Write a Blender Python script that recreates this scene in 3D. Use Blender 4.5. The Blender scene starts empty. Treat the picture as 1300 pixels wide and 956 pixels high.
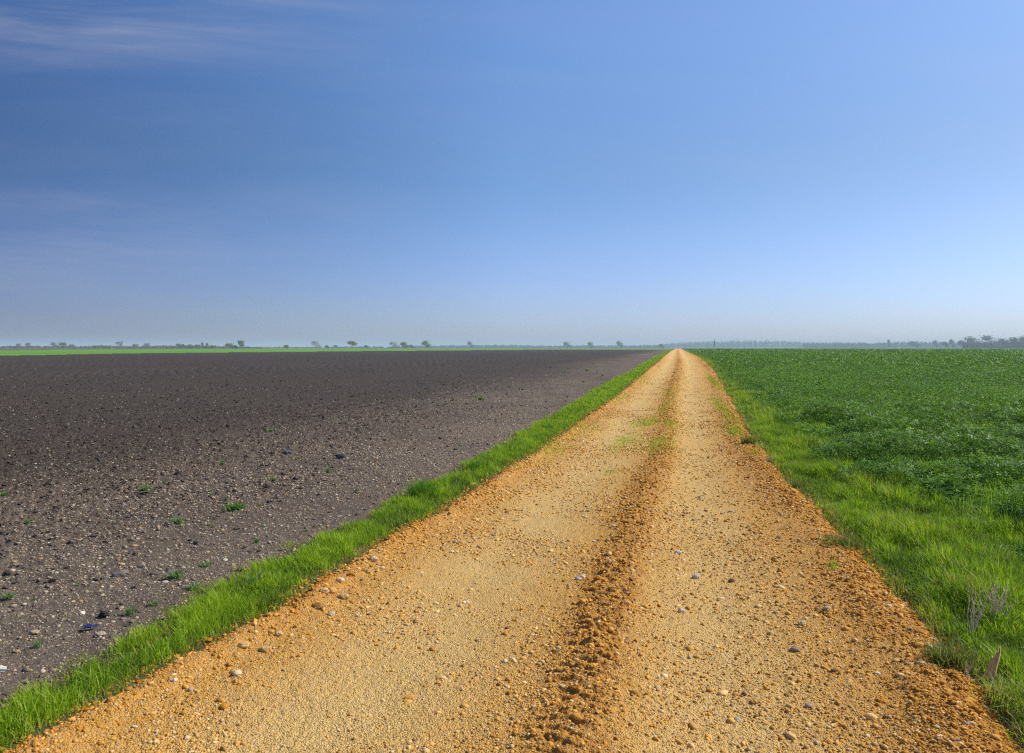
import bpy, math, random
import numpy as np

rng = np.random.default_rng(7)
random.seed(7)
scene = bpy.context.scene
COL = scene.collection
F = 1000.0          # focal length in pixels of a 1300 px wide frame
EYE = 1.65          # eye height in metres
CX, HY = 650.0, 441.5

# ------------------------------------------------------------------ lie of the land
PY = np.array([-9000, 0, 24, 30, 36, 43, 60, 83, 120, 190, 400, 1000, 9000.])
PZ = np.array([0, 0, 0, .02, .10, .25, .43, .53, .57, .62, .85, .85, .85])
def base_z(Y):
    s = 0
    for k in (-.12, 0, .12):                       # soften the kinks of the long profile
        s = s + np.interp(Y * (1 + k), PY, PZ)
    return s / 3.0
_ty = np.exp(np.linspace(math.log(2.0), math.log(9000), 4000))
_tp = HY + (EYE - base_z(_ty)) * F / _ty
def depth(y):                                       # metres ahead for a row of the picture (survey of the photograph)
    return np.interp(-np.asarray(y, float), -_tp, _ty)
def place(px, py):
    Y = float(depth(py)); return ((px - CX) * Y / F, Y)
def line(pts):                                      # surveyed edge -> X as a function of Y, in metres
    p = np.array(pts, float); Y = depth(p[:, 1]); X = (p[:, 0] - CX) * Y / F
    o = np.argsort(Y); Y = Y[o]; X = X[o]
    n = min(4, len(Y) - 1)
    s0 = (X[n] - X[0]) / (Y[n] - Y[0])
    s0 = max(min(s0, .30), .12)
    Y = np.concatenate([[-20.0], Y, [9000.0]]); X = np.concatenate([[X[0] - s0 * (Y[1] + 20)], X, [X[-1] + .212 * (9000 - Y[-2])]])
    return lambda q: np.interp(q, Y, X)
edge_left_out = line([(847,445.4),(826,456),(807,467.7),(757.7,492),(717.7,517),(647,557),(597.7,584.6),(557.7,604.6),(490,637),(441.7,666),(400,682),(327,718.8),(286,744.6),(236.6,766),(180.6,800.6),(141.8,820),(103,837),(60,854)])
edge_left = line([(851,446),(836,459),(819,473),(806,483.5),(788,498.5),(745,529),(702,560),(647,594),(604,621),(578,640),(470.6,698),(400,743),(340,781),(307.7,800.6),(254,828.6),(210.8,848),(180.6,865)])
ridge = line([(861,446.6),(863,456),(863,467),(858,483.5),(852,504),(848.5,533),(845,559),(838,587),(814,640),(798,695),(779,752.6),(765,801),(758,848)])
edge_right = line([(871,446),(889,454.5),(906,470),(918,491),(931,513),(944.5,539),(957.5,561),(972,577.6),(983,596),(1002,618),(1058,666),(1103,721),(1141.5,759),(1193,824),(1212,843),(1225,867)])
edge_right_out = line([(874,445.6),(893,453),(910,460),(926,480),(955,500),(1000,531),(1053,559),(1072,585),(1130,622),(1200,655),(1300,700)])
_gp = np.array([(-260,456),(0,451.6),(165,448.6),(330,447),(480,445.6),(600,444.7),(700,443.9)], float)
_gY = depth(_gp[:, 1]); _gX = (_gp[:, 0] - CX) * _gY / F
def green_field_edge(Y):                            # X of the ploughed field's far side
    return np.interp(Y, _gY, _gX, left=-1e6, right=1e6)

# ------------------------------------------------------------------ noise
def _hash(ix, iy, seed):
    h = (ix.astype(np.int64) * 374761393 + iy.astype(np.int64) * 668265263 + seed * 1442695041) & 0xFFFFFFFF
    h = ((h ^ (h >> 13)) * 1274126177) & 0xFFFFFFFF
    h = h ^ (h >> 16)
    return h.astype(np.float64) / 4294967295.0
def vnoise(x, y, seed=0):
    ix = np.floor(x); iy = np.floor(y); fx = x - ix; fy = y - iy
    ix = ix.astype(np.int64); iy = iy.astype(np.int64)
    fx = fx * fx * fx * (fx * (fx * 6 - 15) + 10); fy = fy * fy * fy * (fy * (fy * 6 - 15) + 10)
    a = _hash(ix, iy, seed); b = _hash(ix + 1, iy, seed); c = _hash(ix, iy + 1, seed); d = _hash(ix + 1, iy + 1, seed)
    return (a + (b - a) * fx) * (1 - fy) + (c + (d - c) * fx) * fy
def fbm(x, y, octaves=3, seed=0, gain=.5):
    s = 0; a = 1; t = 0
    for o in range(octaves):
        c, n = math.cos(o * 1.3 + .4), math.sin(o * 1.3 + .4)
        s = s + a * vnoise((x * c - y * n) * 2 ** o, (x * n + y * c) * 2 ** o, seed + o * 17); t += a; a *= gain
    return s / t
def sm(a, b, x):
    t = np.clip((x - a) / (b - a), 0, 1); return t * t * (3 - 2 * t)
def cells(x, y, seed=0):                            # distance to the nearest scattered point: rounded lumps
    ix = np.floor(x).astype(np.int64); iy = np.floor(y).astype(np.int64)
    best = np.full(x.shape, 9.0); rad = np.zeros(x.shape)
    for dx in (-1, 0, 1):
        for dy in (-1, 0, 1):
            jx = ix + dx; jy = iy + dy
            px = jx + _hash(jx, jy, seed); py = jy + _hash(jx, jy, seed + 5)
            r = _hash(jx, jy, seed + 9)
            d = (x - px) ** 2 + (y - py) ** 2
            m = d < best; best = np.where(m, d, best); rad = np.where(m, r, rad)
    return np.sqrt(best), rad

# ------------------------------------------------------------------ zones and relief
def wobble(X, Y, seed, amp):
    return amp * (fbm(Y * 1.7, X * .3, 3, seed) - .5) * 2 + amp * .5 * (vnoise(Y * 9, X * 9, seed + 3) - .5)
def zones(X, Y):
    """0 ploughed soil, 1 left verge, 2 road, 3 right verge, 4 leafy crop, 5 far green field, 6 far fallow"""
    A = edge_left_out(Y) + wobble(X, Y, 11, .15); B = edge_left(Y) + wobble(X, Y, 21, .07)
    C = edge_right(Y) + wobble(X, Y, 31, .08); D = edge_right_out(Y) + wobble(X, Y, 41, .22)
    z = np.where(X < A, 0, np.where(X < B, 1, np.where(X < C, 2, np.where(X < D, 3, 4))))
    far_green = (z == 0) & (Y > 60) & (X < green_field_edge(Y) + 1.2 * (vnoise(Y * .2, X * 0, 77) - .5))
    z = np.where(far_green, 5, z)
    lim = np.interp(X / np.maximum(Y, 1), [-.75, -.65, -.485, -.3], [235, 260, 430, 700])
    z = np.where((z == 5) & (Y > lim), 6, z)
    z = np.where((Y > 700) & (z != 6), 6, z)
    return z, A, B, C, D
def wear(X, Y):
    """how packed and pale the wheel tracks are, and how rough the crown and the shoulders are"""
    B = edge_left(Y); C = edge_right(Y); M = ridge(Y)
    l = (X - B) / np.maximum(M - B, .3); r = (X - M) / np.maximum(C - M, .3)
    tl = np.exp(-((l - .52) / .30) ** 2); tr = np.exp(-((r - .36) / .30) ** 2)
    mid = .85 * np.exp(-(np.abs(X - M + .04) / (.21 + .003 * np.clip(Y, 0, 60))) ** 2.0)
    sl = np.exp(-np.maximum(X - B, 0) / .34); sr = np.exp(-np.maximum(C - X, 0) / .50)
    n = fbm(X * 2.2, Y * 1.1, 3, 91)
    rough = np.clip(mid * (.55 + .9 * n) + sl * (.5 + .8 * n) + sr * (.6 + .9 * n), 0, 1.2)
    track = np.clip(np.maximum(tl, tr) * (1 - .75 * np.clip(rough, 0, 1)) * (.75 + .5 * n), 0, 1)
    return track, rough
def relief(X, Y, fine=True):
    z = base_z(Y)
    zn, A, B, C, D = zones(X, Y)
    near = 1 - sm(40, 90, Y); nears = 1 - .85 * sm(10, 45, Y)
    # road
    M = ridge(Y); tr, rg = wear(X, Y)
    lump = np.zeros_like(X); tread = np.zeros_like(X)
    if fine:
        d1, r1 = cells(X * 13, Y * 11, 3); d2, r2 = cells(X * 31, Y * 27, 4)
        big = np.clip(1 - d1 / (.35 + .35 * r1), 0, 1) ** .6 * (r1 > .35)
        small = np.clip(1 - d2 / (.4 + .3 * r2), 0, 1) ** .6
        lump = .016 * big * (.4 + r1) + .010 * small
        dgrain = (fbm(X * 60, Y * 60, 2, 8) - .5)
        w = .6 * (fbm(X * 4, Y * 4, 2, 61) - .5)
        tread = .017 * sm(.35, .8, .5 + .5 * np.sin((Y * .9 + (X - M) * .35 + w * .25) * 2 * math.pi / .085)) * (fbm(X * 3, Y * 5, 2, 62) > .38)
        gentle = .012 * (fbm(X * 6, Y * 5, 3, 66) - .5)
    road = -.03 * np.exp(-((X - (B + (M - B) * .52)) / .45) ** 2) - .035 * np.exp(-((X - (M + (C - M) * .36)) / .42) ** 2)
    road = road + .03 * np.exp(-((X - M) / .26) ** 2) + .05 * np.exp(-((X - B - .10) / .13) ** 2) + .05 * np.exp(-((C - .22 - X) / .22) ** 2)
    if fine:
        onmid = np.exp(-((X - M + .05) / .19) ** 2)
        road = road + near * (lump * rg * .95 + tread * onmid + dgrain * .011 + gentle)
    # ploughed soil
    soil = .05 * (fbm(X * .7, Y * .5, 3, 5) - .5) + .016 * np.sin((X - .21 * Y + .5 * (fbm(X * .4, Y * .25, 2, 6) - .5)) * 2 * math.pi / .62) * sm(1.5, 6, A - X)
    if fine:
        d3, r3 = cells(X * 9, Y * 9, 71); d4, r4 = cells(X * 24, Y * 24, 72)
        rough = .35 + .75 * sm(.3, 3.5, A - X)
        soil = soil + nears * rough * (.026 * np.clip(1 - d3 / (.25 + .45 * r3), 0, 1) ** .7 * (r3 > .6) + .016 * np.clip(1 - d4 / (.35 + .35 * r4), 0, 1) ** .7 * (r4 > .3) + .014 * (fbm(X * 30, Y * 30, 3, 73) - .5) + .03 * (fbm(X * 5, Y * 5, 2, 74) - .5))
    vergeL = .05 * (fbm(X * 3, Y * 3, 3, 15) - .3)
    vergeR = .07 * (fbm(X * 2, Y * 2, 3, 16) - .3)
    canopy = .05 + .13 * sm(0, .5, X - D) + .09 * (fbm(X * 1.3, Y * 1.3, 3, 17) - .5) + near * .05 * (fbm(X * 9, Y * 9, 2, 18) - .5)
    h = np.where(zn == 0, soil, np.where(zn == 1, vergeL, np.where(zn == 2, road, np.where(zn == 3, vergeR, np.where(zn == 4, canopy, 0.)))))
    # keep neighbouring sheets level with each other at their common edge
    dist = np.minimum(np.minimum(np.abs(X - A), np.abs(X - B)), np.minimum(np.abs(X - C), np.abs(X - D)))
    h = h * (.25 + .75 * sm(0, .10, dist)) * (1 - sm(300, 500, Y) * (zn != 4))
    return z + h, zn

# ------------------------------------------------------------------ mesh helpers
def mk(name, V, faces, mat, attrs=None, smooth=True, parent=None, link=True):
    me = bpy.data.meshes.new(name)
    V = np.ascontiguousarray(V, dtype=np.float32)
    faces = [np.asarray(f, dtype=np.int32) for f in faces if len(f)]
    nl = sum(f.size for f in faces); nf = sum(len(f) for f in faces)
    me.vertices.add(len(V)); me.vertices.foreach_set('co', V.ravel())
    me.loops.add(nl); me.loops.foreach_set('vertex_index', np.concatenate([f.ravel() for f in faces]))
    me.polygons.add(nf)
    sizes = np.concatenate([np.full(len(f), f.shape[1], np.int32) for f in faces])
    me.polygons.foreach_set('loop_start', np.concatenate([[0], np.cumsum(sizes)[:-1]]).astype(np.int32))
    me.polygons.foreach_set('use_smooth', np.full(nf, smooth))
    me.update(calc_edges=True)
    for k, v in (attrs or {}).items():
        v = np.asarray(v, np.float32)
        if v.ndim == 1:
            a = me.attributes.new(k, 'FLOAT', 'POINT'); a.data.foreach_set('value', v)
        else:
            a = me.attributes.new(k, 'FLOAT_COLOR', 'POINT')
            a.data.foreach_set('color', np.concatenate([v, np.ones((len(v), 1), np.float32)], 1).ravel())
    me.materials.append(mat)
    o = bpy.data.objects.new(name, me)
    if link: COL.objects.link(o)
    if parent: o.parent = parent
    return o
def tag(o, label=None, cat=None, group=None, kind=None):
    if label: o['label'] = label
    if cat: o['category'] = cat
    if group: o['group'] = group
    if kind: o['kind'] = kind
    return o
def empty(name, loc):
    o = bpy.data.objects.new(name, None); COL.objects.link(o); o.location = loc; return o

# ------------------------------------------------------------------ materials
class NT:
    def __init__(s, nt): s.nt = nt; s.n = nt.nodes; s.l = nt.links
    def new(s, t, **k):
        n = s.n.new(t)
        for a, b in k.items(): setattr(n, a, b)
        return n
    def put(s, sock, v):
        if hasattr(v, 'links') or isinstance(v, bpy.types.NodeSocket): s.l.new(v, sock)
        else:
            if hasattr(sock.default_value, '__len__') and len(sock.default_value) == 4 and len(v) == 3: v = (*v, 1)
            sock.default_value = v
    def math(s, op, a, b=0., c=None, clamp=False):
        n = s.new('ShaderNodeMath', operation=op); n.use_clamp = clamp
        s.put(n.inputs[0], a); s.put(n.inputs[1], b)
        if c is not None: s.put(n.inputs[2], c)
        return n.outputs[0]
    def mix(s, f, a, b, mode='MIX'):
        n = s.new('ShaderNodeMix', data_type='RGBA', blend_type=mode)
        s.put(n.inputs[0], f); s.put(n.inputs[6], a); s.put(n.inputs[7], b); return n.outputs[2]
    def noise(s, vec, scale, detail=3, rough=.55, dist=0.):
        n = s.new('ShaderNodeTexNoise'); n.inputs['Scale'].default_value = scale; n.inputs['Detail'].default_value = detail
        n.inputs['Roughness'].default_value = rough; n.inputs['Distortion'].default_value = dist
        if vec is not None: s.l.new(vec, n.inputs['Vector'])
        return n.outputs['Fac']
    def voro(s, vec, scale, out='Distance', feature='F1'):
        n = s.new('ShaderNodeTexVoronoi', feature=feature); n.inputs['Scale'].default_value = scale
        s.l.new(vec, n.inputs['Vector']); return n.outputs[out]
    def ss(s, a, b, x):
        n = s.new('ShaderNodeMapRange', interpolation_type='SMOOTHSTEP')
        s.put(n.inputs['Value'], x); s.put(n.inputs['From Min'], a); s.put(n.inputs['From Max'], b); return n.outputs[0]
    def attr(s, name, out='Fac'):
        return s.new('ShaderNodeAttribute', attribute_name=name).outputs[out]
def newmat(name, rough=.9, spec=.2):
    m = bpy.data.materials.new(name); m.use_nodes = True
    t = NT(m.node_tree); b = t.n['Principled BSDF']
    b.inputs['Roughness'].default_value = rough; b.inputs['Specular IOR Level'].default_value = spec
    return m, t, b
def bump(t, b, h, strength, dist):
    n = t.new('ShaderNodeBump'); n.inputs['Strength'].default_value = strength; n.inputs['Distance'].default_value = dist
    t.put(n.inputs['Height'], h); t.l.new(n.outputs[0], b.inputs['Normal'])

def road_mat():
    m, t, b = newmat('yellow_gravel', .95, .1)
    pos = t.new('ShaderNodeNewGeometry').outputs['Position']
    tr = t.attr('track'); rg = t.attr('rough')
    n1 = t.noise(pos, 1.1, 4); n2 = t.noise(pos, 9, 5, .65); n3 = t.noise(pos, 60, 4, .7); n4 = t.noise(pos, 220, 2, .6)
    base = t.mix(t.ss(.3, .7, n2), (.66, .31, .036), (.78, .40, .062))
    pale = t.mix(t.ss(.3, .7, n3), (.78, .50, .155), (.85, .60, .235))
    c = t.mix(t.math('MULTIPLY', tr, t.math('ADD', .55, t.math('MULTIPLY', n1, .6)), clamp=True), base, pale)
    dirt = t.mix(t.ss(.35, .65, n2), (.48, .19, .018), (.60, .27, .035))
    c = t.mix(t.math('MULTIPLY', t.ss(.1, .95, rg), .85), c, dirt)
    # grit: every grain its own shade
    for sc, lo, amt in ((230, .35, .7), (130, .5, .75), (60, .66, .75)):
        vc = t.voro(pos, sc, 'Color')
        sep = t.new('ShaderNodeSeparateColor'); t.l.new(vc, sep.inputs[0])
        d = t.voro(pos, sc)
        g = t.mix(sep.outputs[1], (.26, .13, .035), (.84, .62, .32))
        g = t.mix(t.ss(.75, .95, sep.outputs[2]), g, (.42, .40, .38))
        f = t.math('MULTIPLY', t.math('GREATER_THAN', sep.outputs[0], lo), t.ss(.55, .25, d))
        c = t.mix(t.math('MULTIPLY', f, amt), c, g)
    c = t.mix(t.math('MULTIPLY', t.ss(.45, .28, n4), .65), c, (.22, .11, .03))
    t.l.new(c, b.inputs['Base Color'])
    h = t.math('ADD', t.math('MULTIPLY', n3, .6), t.math('ADD', t.math('MULTIPLY', n4, .35), t.math('MULTIPLY', t.voro(pos, 110), -.5)))
    bump(t, b, h, 1., .02)
    return m
def soil_mat():
    m, t, b = newmat('ploughed_soil', .95, .12)
    pos = t.new('ShaderNodeNewGeometry').outputs['Position']
    st = t.attr('stony')
    n1 = t.noise(pos, .35, 4); n2 = t.noise(pos, 7, 5, .6); n3 = t.noise(pos, 50, 4, .7); n4 = t.noise(pos, 170, 2)
    mp = t.new('ShaderNodeMapping'); t.l.new(pos, mp.inputs[0]); mp.inputs['Rotation'].default_value[2] = .35; mp.inputs['Scale'].default_value = (.05, .012, 1)
    band = t.noise(mp.outputs[0], 3, 4)
    c = t.mix(t.ss(.3, .7, n2), (.042, .033, .029), (.066, .053, .045))
    c = t.mix(t.math('MULTIPLY', st, .9), c, t.mix(t.ss(.3, .7, n3), (.150, .115, .085), (.215, .172, .130)))
    c = t.mix(t.math('MULTIPLY', t.ss(.4, .65, band), .45), c, (.070, .052, .041))
    c = t.mix(t.math('MULTIPLY', t.ss(.35, .7, n1), .35), c, (.046, .038, .034))
    for sc, lo, amt in ((90, .70, .8), (38, .84, .8)):
        vc = t.voro(pos, sc, 'Color')
        sep = t.new('ShaderNodeSeparateColor'); t.l.new(vc, sep.inputs[0])
        d = t.voro(pos, sc)
        g = t.mix(sep.outputs[1], (.06, .05, .04), (.42, .33, .23))
        thr = t.math('SUBTRACT', lo + .12, t.math('MULTIPLY', st, .22))
        f = t.math('MULTIPLY', t.math('GREATER_THAN', sep.outputs[0], thr), t.ss(.5, .25, d))
        c = t.mix(t.math('MULTIPLY', f, amt), c, g)
    t.l.new(c, b.inputs['Base Color'])
    h = t.math('ADD', t.math('MULTIPLY', n3, .8), t.math('MULTIPLY', n4, .35))
    bump(t, b, h, .9, .02)
    return m
def ground_mat(name, c1, c2, scale=3, c3=None, far=None):
    m, t, b = newmat(name, .95, .1)
    pos = t.new('ShaderNodeNewGeometry').outputs['Position']
    c = t.mix(t.ss(.3, .7, t.noise(pos, scale, 5, .65)), c1, c2)
    if c3: c = t.mix(t.math('MULTIPLY', t.ss(.45, .7, t.noise(pos, scale * .13, 4)), .7), c, c3)
    t.l.new(c, b.inputs['Base Color'])
    bump(t, b, t.noise(pos, scale * 8, 3), .8, .02)
    return m
def attr_mat(name, rough, spec, transl=0., var=0.15, nscale=30, bumpd=0.):
    m, t, b = newmat(name, rough, spec)
    pos = t.new('ShaderNodeNewGeometry').outputs['Position']
    c = t.attr('tint', 'Color')
    n = t.noise(pos, nscale, 3)
    c = t.mix(1., c, t.mix(n, (1 - var, 1 - var, 1 - var), (1 + var, 1 + var, 1 + var)), 'MULTIPLY')
    t.l.new(c, b.inputs['Base Color'])
    if bumpd: bump(t, b, t.noise(pos, nscale * 4, 3), .7, bumpd)
    if transl:
        tl = t.new('ShaderNodeBsdfTranslucent'); mx = t.new('ShaderNodeMixShader'); mx.inputs[0].default_value = transl
        c2 = t.mix(1., c, (1.25, 1.35, .6), 'MULTIPLY'); t.l.new(c2, tl.inputs[0])
        out = t.n['Material Output']
        t.l.new(b.outputs[0], mx.inputs[1]); t.l.new(tl.outputs[0], mx.inputs[2]); t.l.new(mx.outputs[0], out.inputs[0])
    return m
M_ROAD = road_mat(); M_SOIL = soil_mat()
M_VERGE = ground_mat('verge_earth', (.045, .06, .02), (.13, .12, .055), 9, (.10, .14, .03))
M_CROP = ground_mat('crop_undergrowth', (.035, .085, .010), (.085, .19, .016), 7, (.055, .13, .012))
M_GREEN = ground_mat('young_cereal', (.10, .25, .025), (.16, .32, .035), .05, (.09, .20, .03))
M_FALLOW = ground_mat('fallow_land', (.14, .13, .07), (.10, .12, .05), .01, (.17, .14, .09))
M_GRASS = attr_mat('grass_blades', .55, .25, .45, .12, 3)
M_LEAF = attr_mat('crop_leaves', .55, .28, .30, .12, 3)
M_STONE = attr_mat('stones', .95, .08, 0, .22, 60, .006)
M_CLOD = attr_mat('earth_clods', .95, .1, 0, .25, 50, .01); M_CLOD.name = 'earth_clods'
M_DRY = attr_mat('dry_stalks', .8, .2, .1, .2, 40)
M_BARK = attr_mat('bark', .9, .1, 0, .3, 2)
M_CROWN = attr_mat('tree_foliage', .8, .1, .2, .2, .3)
M_SCRAP = attr_mat('plastic_scrap', .35, .5, .1, .1, 60)

# ------------------------------------------------------------------ the ground sheets
def ground():
    rows = [1.6]
    while rows[-1] < 9000:
        y = rows[-1]; rows.append(y + max(.0045, y * y / (EYE * F) / 1.25) if y > 2.6 else y + .02)
    Yr = np.array(rows); nx = 1350
    t = np.linspace(-.78, .78, nx)
    t = np.concatenate([np.linspace(-2.2, -.80, 40), t, np.linspace(.80, 2.2, 40)])
    Y = np.repeat(Yr[:, None], len(t), 1)
    X = t[None, :] * (Yr[:, None] + 2.2)
    X = np.broadcast_to(X, Y.shape)
    H, zn = relief(X, Y)
    ny, nxx = Y.shape
    idx = np.arange(ny * nxx).reshape(ny, nxx)
    quads = np.stack([idx[:-1, :-1], idx[:-1, 1:], idx[1:, 1:], idx[1:, :-1]], -1).reshape(-1, 4)
    Xc = (X[:-1, :-1] + X[1:, 1:]) / 2; Yc = (Y[:-1, :-1] + Y[1:, 1:]) / 2
    zc = zones(Xc, Yc)[0].ravel()
    V = np.stack([X.ravel(), Y.ravel(), H.ravel()], 1)
    tr, rg = wear(X, Y)
    A = edge_left_out(Y)
    ddf = np.maximum(A - X, 0) + 2.4 * (fbm(X * .5, Y * .22, 3, 45) - .5); stony = np.clip(.10 * np.exp(-ddf / 10) + .85 * sm(7.0, .8, ddf) * (.55 + .9 * fbm(X * 1.3, Y * .9, 3, 46)), 0, 1)
    tr = tr.ravel(); rg = rg.ravel(); stony = stony.ravel()
    spec = [('ploughed_field', [0], M_SOIL, 'dark bare ploughed soil strewn with small stones, left of the road'),
            ('verge_ground', [1, 3], M_VERGE, 'earth under the grass strips on both sides of the road'),
            ('road', [2], M_ROAD, 'straight yellow gravel farm road with two pale wheel tracks'),
            ('crop_field', [4], M_CROP, 'ground and low growth of the leafy green crop right of the road'),
            ('green_field', [5], M_GREEN, 'bright green cereal field beyond the ploughed soil'),
            ('far_land', [6], M_FALLOW, 'distant flat land in front of the tree lines')]
    for name, ids, mat, lab in spec:
        q = quads[np.isin(zc, ids)]
        u, inv = np.unique(q.ravel(), return_inverse=True)
        at = {'track': tr[u], 'rough': rg[u]} if name == 'road' else ({'stony': stony[u]} if name == 'ploughed_field' else {})
        o = mk(name, V[u], [inv.reshape(-1, 4)], mat, at)
        tag(o, lab, name.replace('_', ' '), kind='structure')
    # one coarse sheet under everything, all the way round to the horizon
    g = np.concatenate([-np.geomspace(9500, 3, 60), [0], np.geomspace(3, 9500, 60)])
    GX, GY = np.meshgrid(g, g)
    H = base_z(GY) - .16
    n = len(g); idx = np.arange(n * n).reshape(n, n)
    q = np.stack([idx[:-1, :-1], idx[:-1, 1:], idx[1:, 1:], idx[1:, :-1]], -1).reshape(-1, 4)
    tag(mk('ground', np.stack([GX.ravel(), GY.ravel(), H.ravel()], 1), [q], M_FALLOW), 'flat farmland reaching to the horizon', 'ground', kind='structure')
ground()
def surf(X, Y):
    X = np.atleast_1d(np.asarray(X, float)); Y = np.atleast_1d(np.asarray(Y, float))
    return relief(X, Y)

# ------------------------------------------------------------------ grass blades
def blades(P, h, w, az, lean, tint, levels=(0, .5, 1)):
    n = len(P); L = len(levels)
    side = np.stack([np.cos(az), np.sin(az), np.zeros(n)], 1)
    la = az + math.pi / 2 + rng.normal(0, .5, n)
    ld = np.stack([np.cos(la), np.sin(la), np.zeros(n)], 1)
    V = []; 
    for k, tt in enumerate(levels):
        c = P + ld * (lean * h * tt ** 1.8)[:, None]; c[:, 2] += h * tt * np.sqrt(np.clip(1 - (lean * tt) ** 2 * .35, .2, 1))
        if k < L - 1:
            ww = w * (1 - .55 * tt ** 1.5) / 2
            V += [c - side * ww[:, None], c + side * ww[:, None]]
        else: V.append(c)
    m = len(V); V = np.stack(V, 1).reshape(-1, 3); b = (np.arange(n) * m)[:, None]
    q = [b + np.array([[2 * k, 2 * k + 1, 2 * k + 3, 2 * k + 2]]) for k in range(L - 2)]
    t = b + np.array([[m - 3, m - 2, m - 1]])
    T = np.repeat(tint, m, 0)
    return V, np.concatenate(q) if q else np.zeros((0, 4), int), t, T
class Acc:
    def __init__(s): s.V = []; s.Q = []; s.T = []; s.C = []; s.n = 0
    def add(s, V, Q, T, C):
        s.V.append(V); s.C.append(C)
        if len(Q): s.Q.append(np.asarray(Q) + s.n)
        if len(T): s.T.append(np.asarray(T) + s.n)
        s.n += len(V)
    def build(s, name, mat, smooth=True, parent=None):
        f = []
        if s.Q: f.append(np.concatenate(s.Q))
        if s.T: f.append(np.concatenate(s.T))
        return mk(name, np.concatenate(s.V), f, mat, {'tint': np.concatenate(s.C)}, smooth, parent)
def lerp_cols(cols, u, jit=.12):
    cols = np.array(cols); k = np.clip(u, 0, .9999) * (len(cols) - 1); i = k.astype(int); f = (k - i)[:, None]
    c = cols[i] * (1 - f) + cols[i + 1] * f
    return c * np.exp(rng.normal(0, jit, (len(c), 1)))
G_COLS = [(.075, .15, .012), (.18, .31, .014), (.30, .44, .018), (.38, .50, .030)]
BANDS = [(2.2, 5, 9000, .0042), (5, 8, 6500, .0050), (8, 12, 4200, .0065), (12, 18, 2400, .0085), (18, 28, 1200, .013), (28, 45, 600, .020), (45, 75, 260, .034), (75, 130, 90, .065), (130, 260, 26, .13)]
def sample(y0, y1, dens, xlo, xhi):
    """even scatter between two edges given as functions of Y"""
    ys = np.linspace(y0, y1, 60); w = np.maximum(xhi(ys) - xlo(ys), 0)
    area = np.trapezoid(w, ys) if hasattr(np, 'trapezoid') else np.trapz(w, ys)
    n = int(area * dens)
    if n < 1: return np.zeros(0), np.zeros(0)
    cw = np.cumsum(w); cw = np.concatenate([[0], cw / cw[-1]])
    Y = np.interp(rng.random(n), cw, np.concatenate([[y0], ys]))
    X = xlo(Y) + rng.random(n) * (xhi(Y) - xlo(Y))
    return X, Y
xmaxf = lambda Y: .70 * Y + 1.6
xminf = lambda Y: -.70 * Y - 1.6
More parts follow.
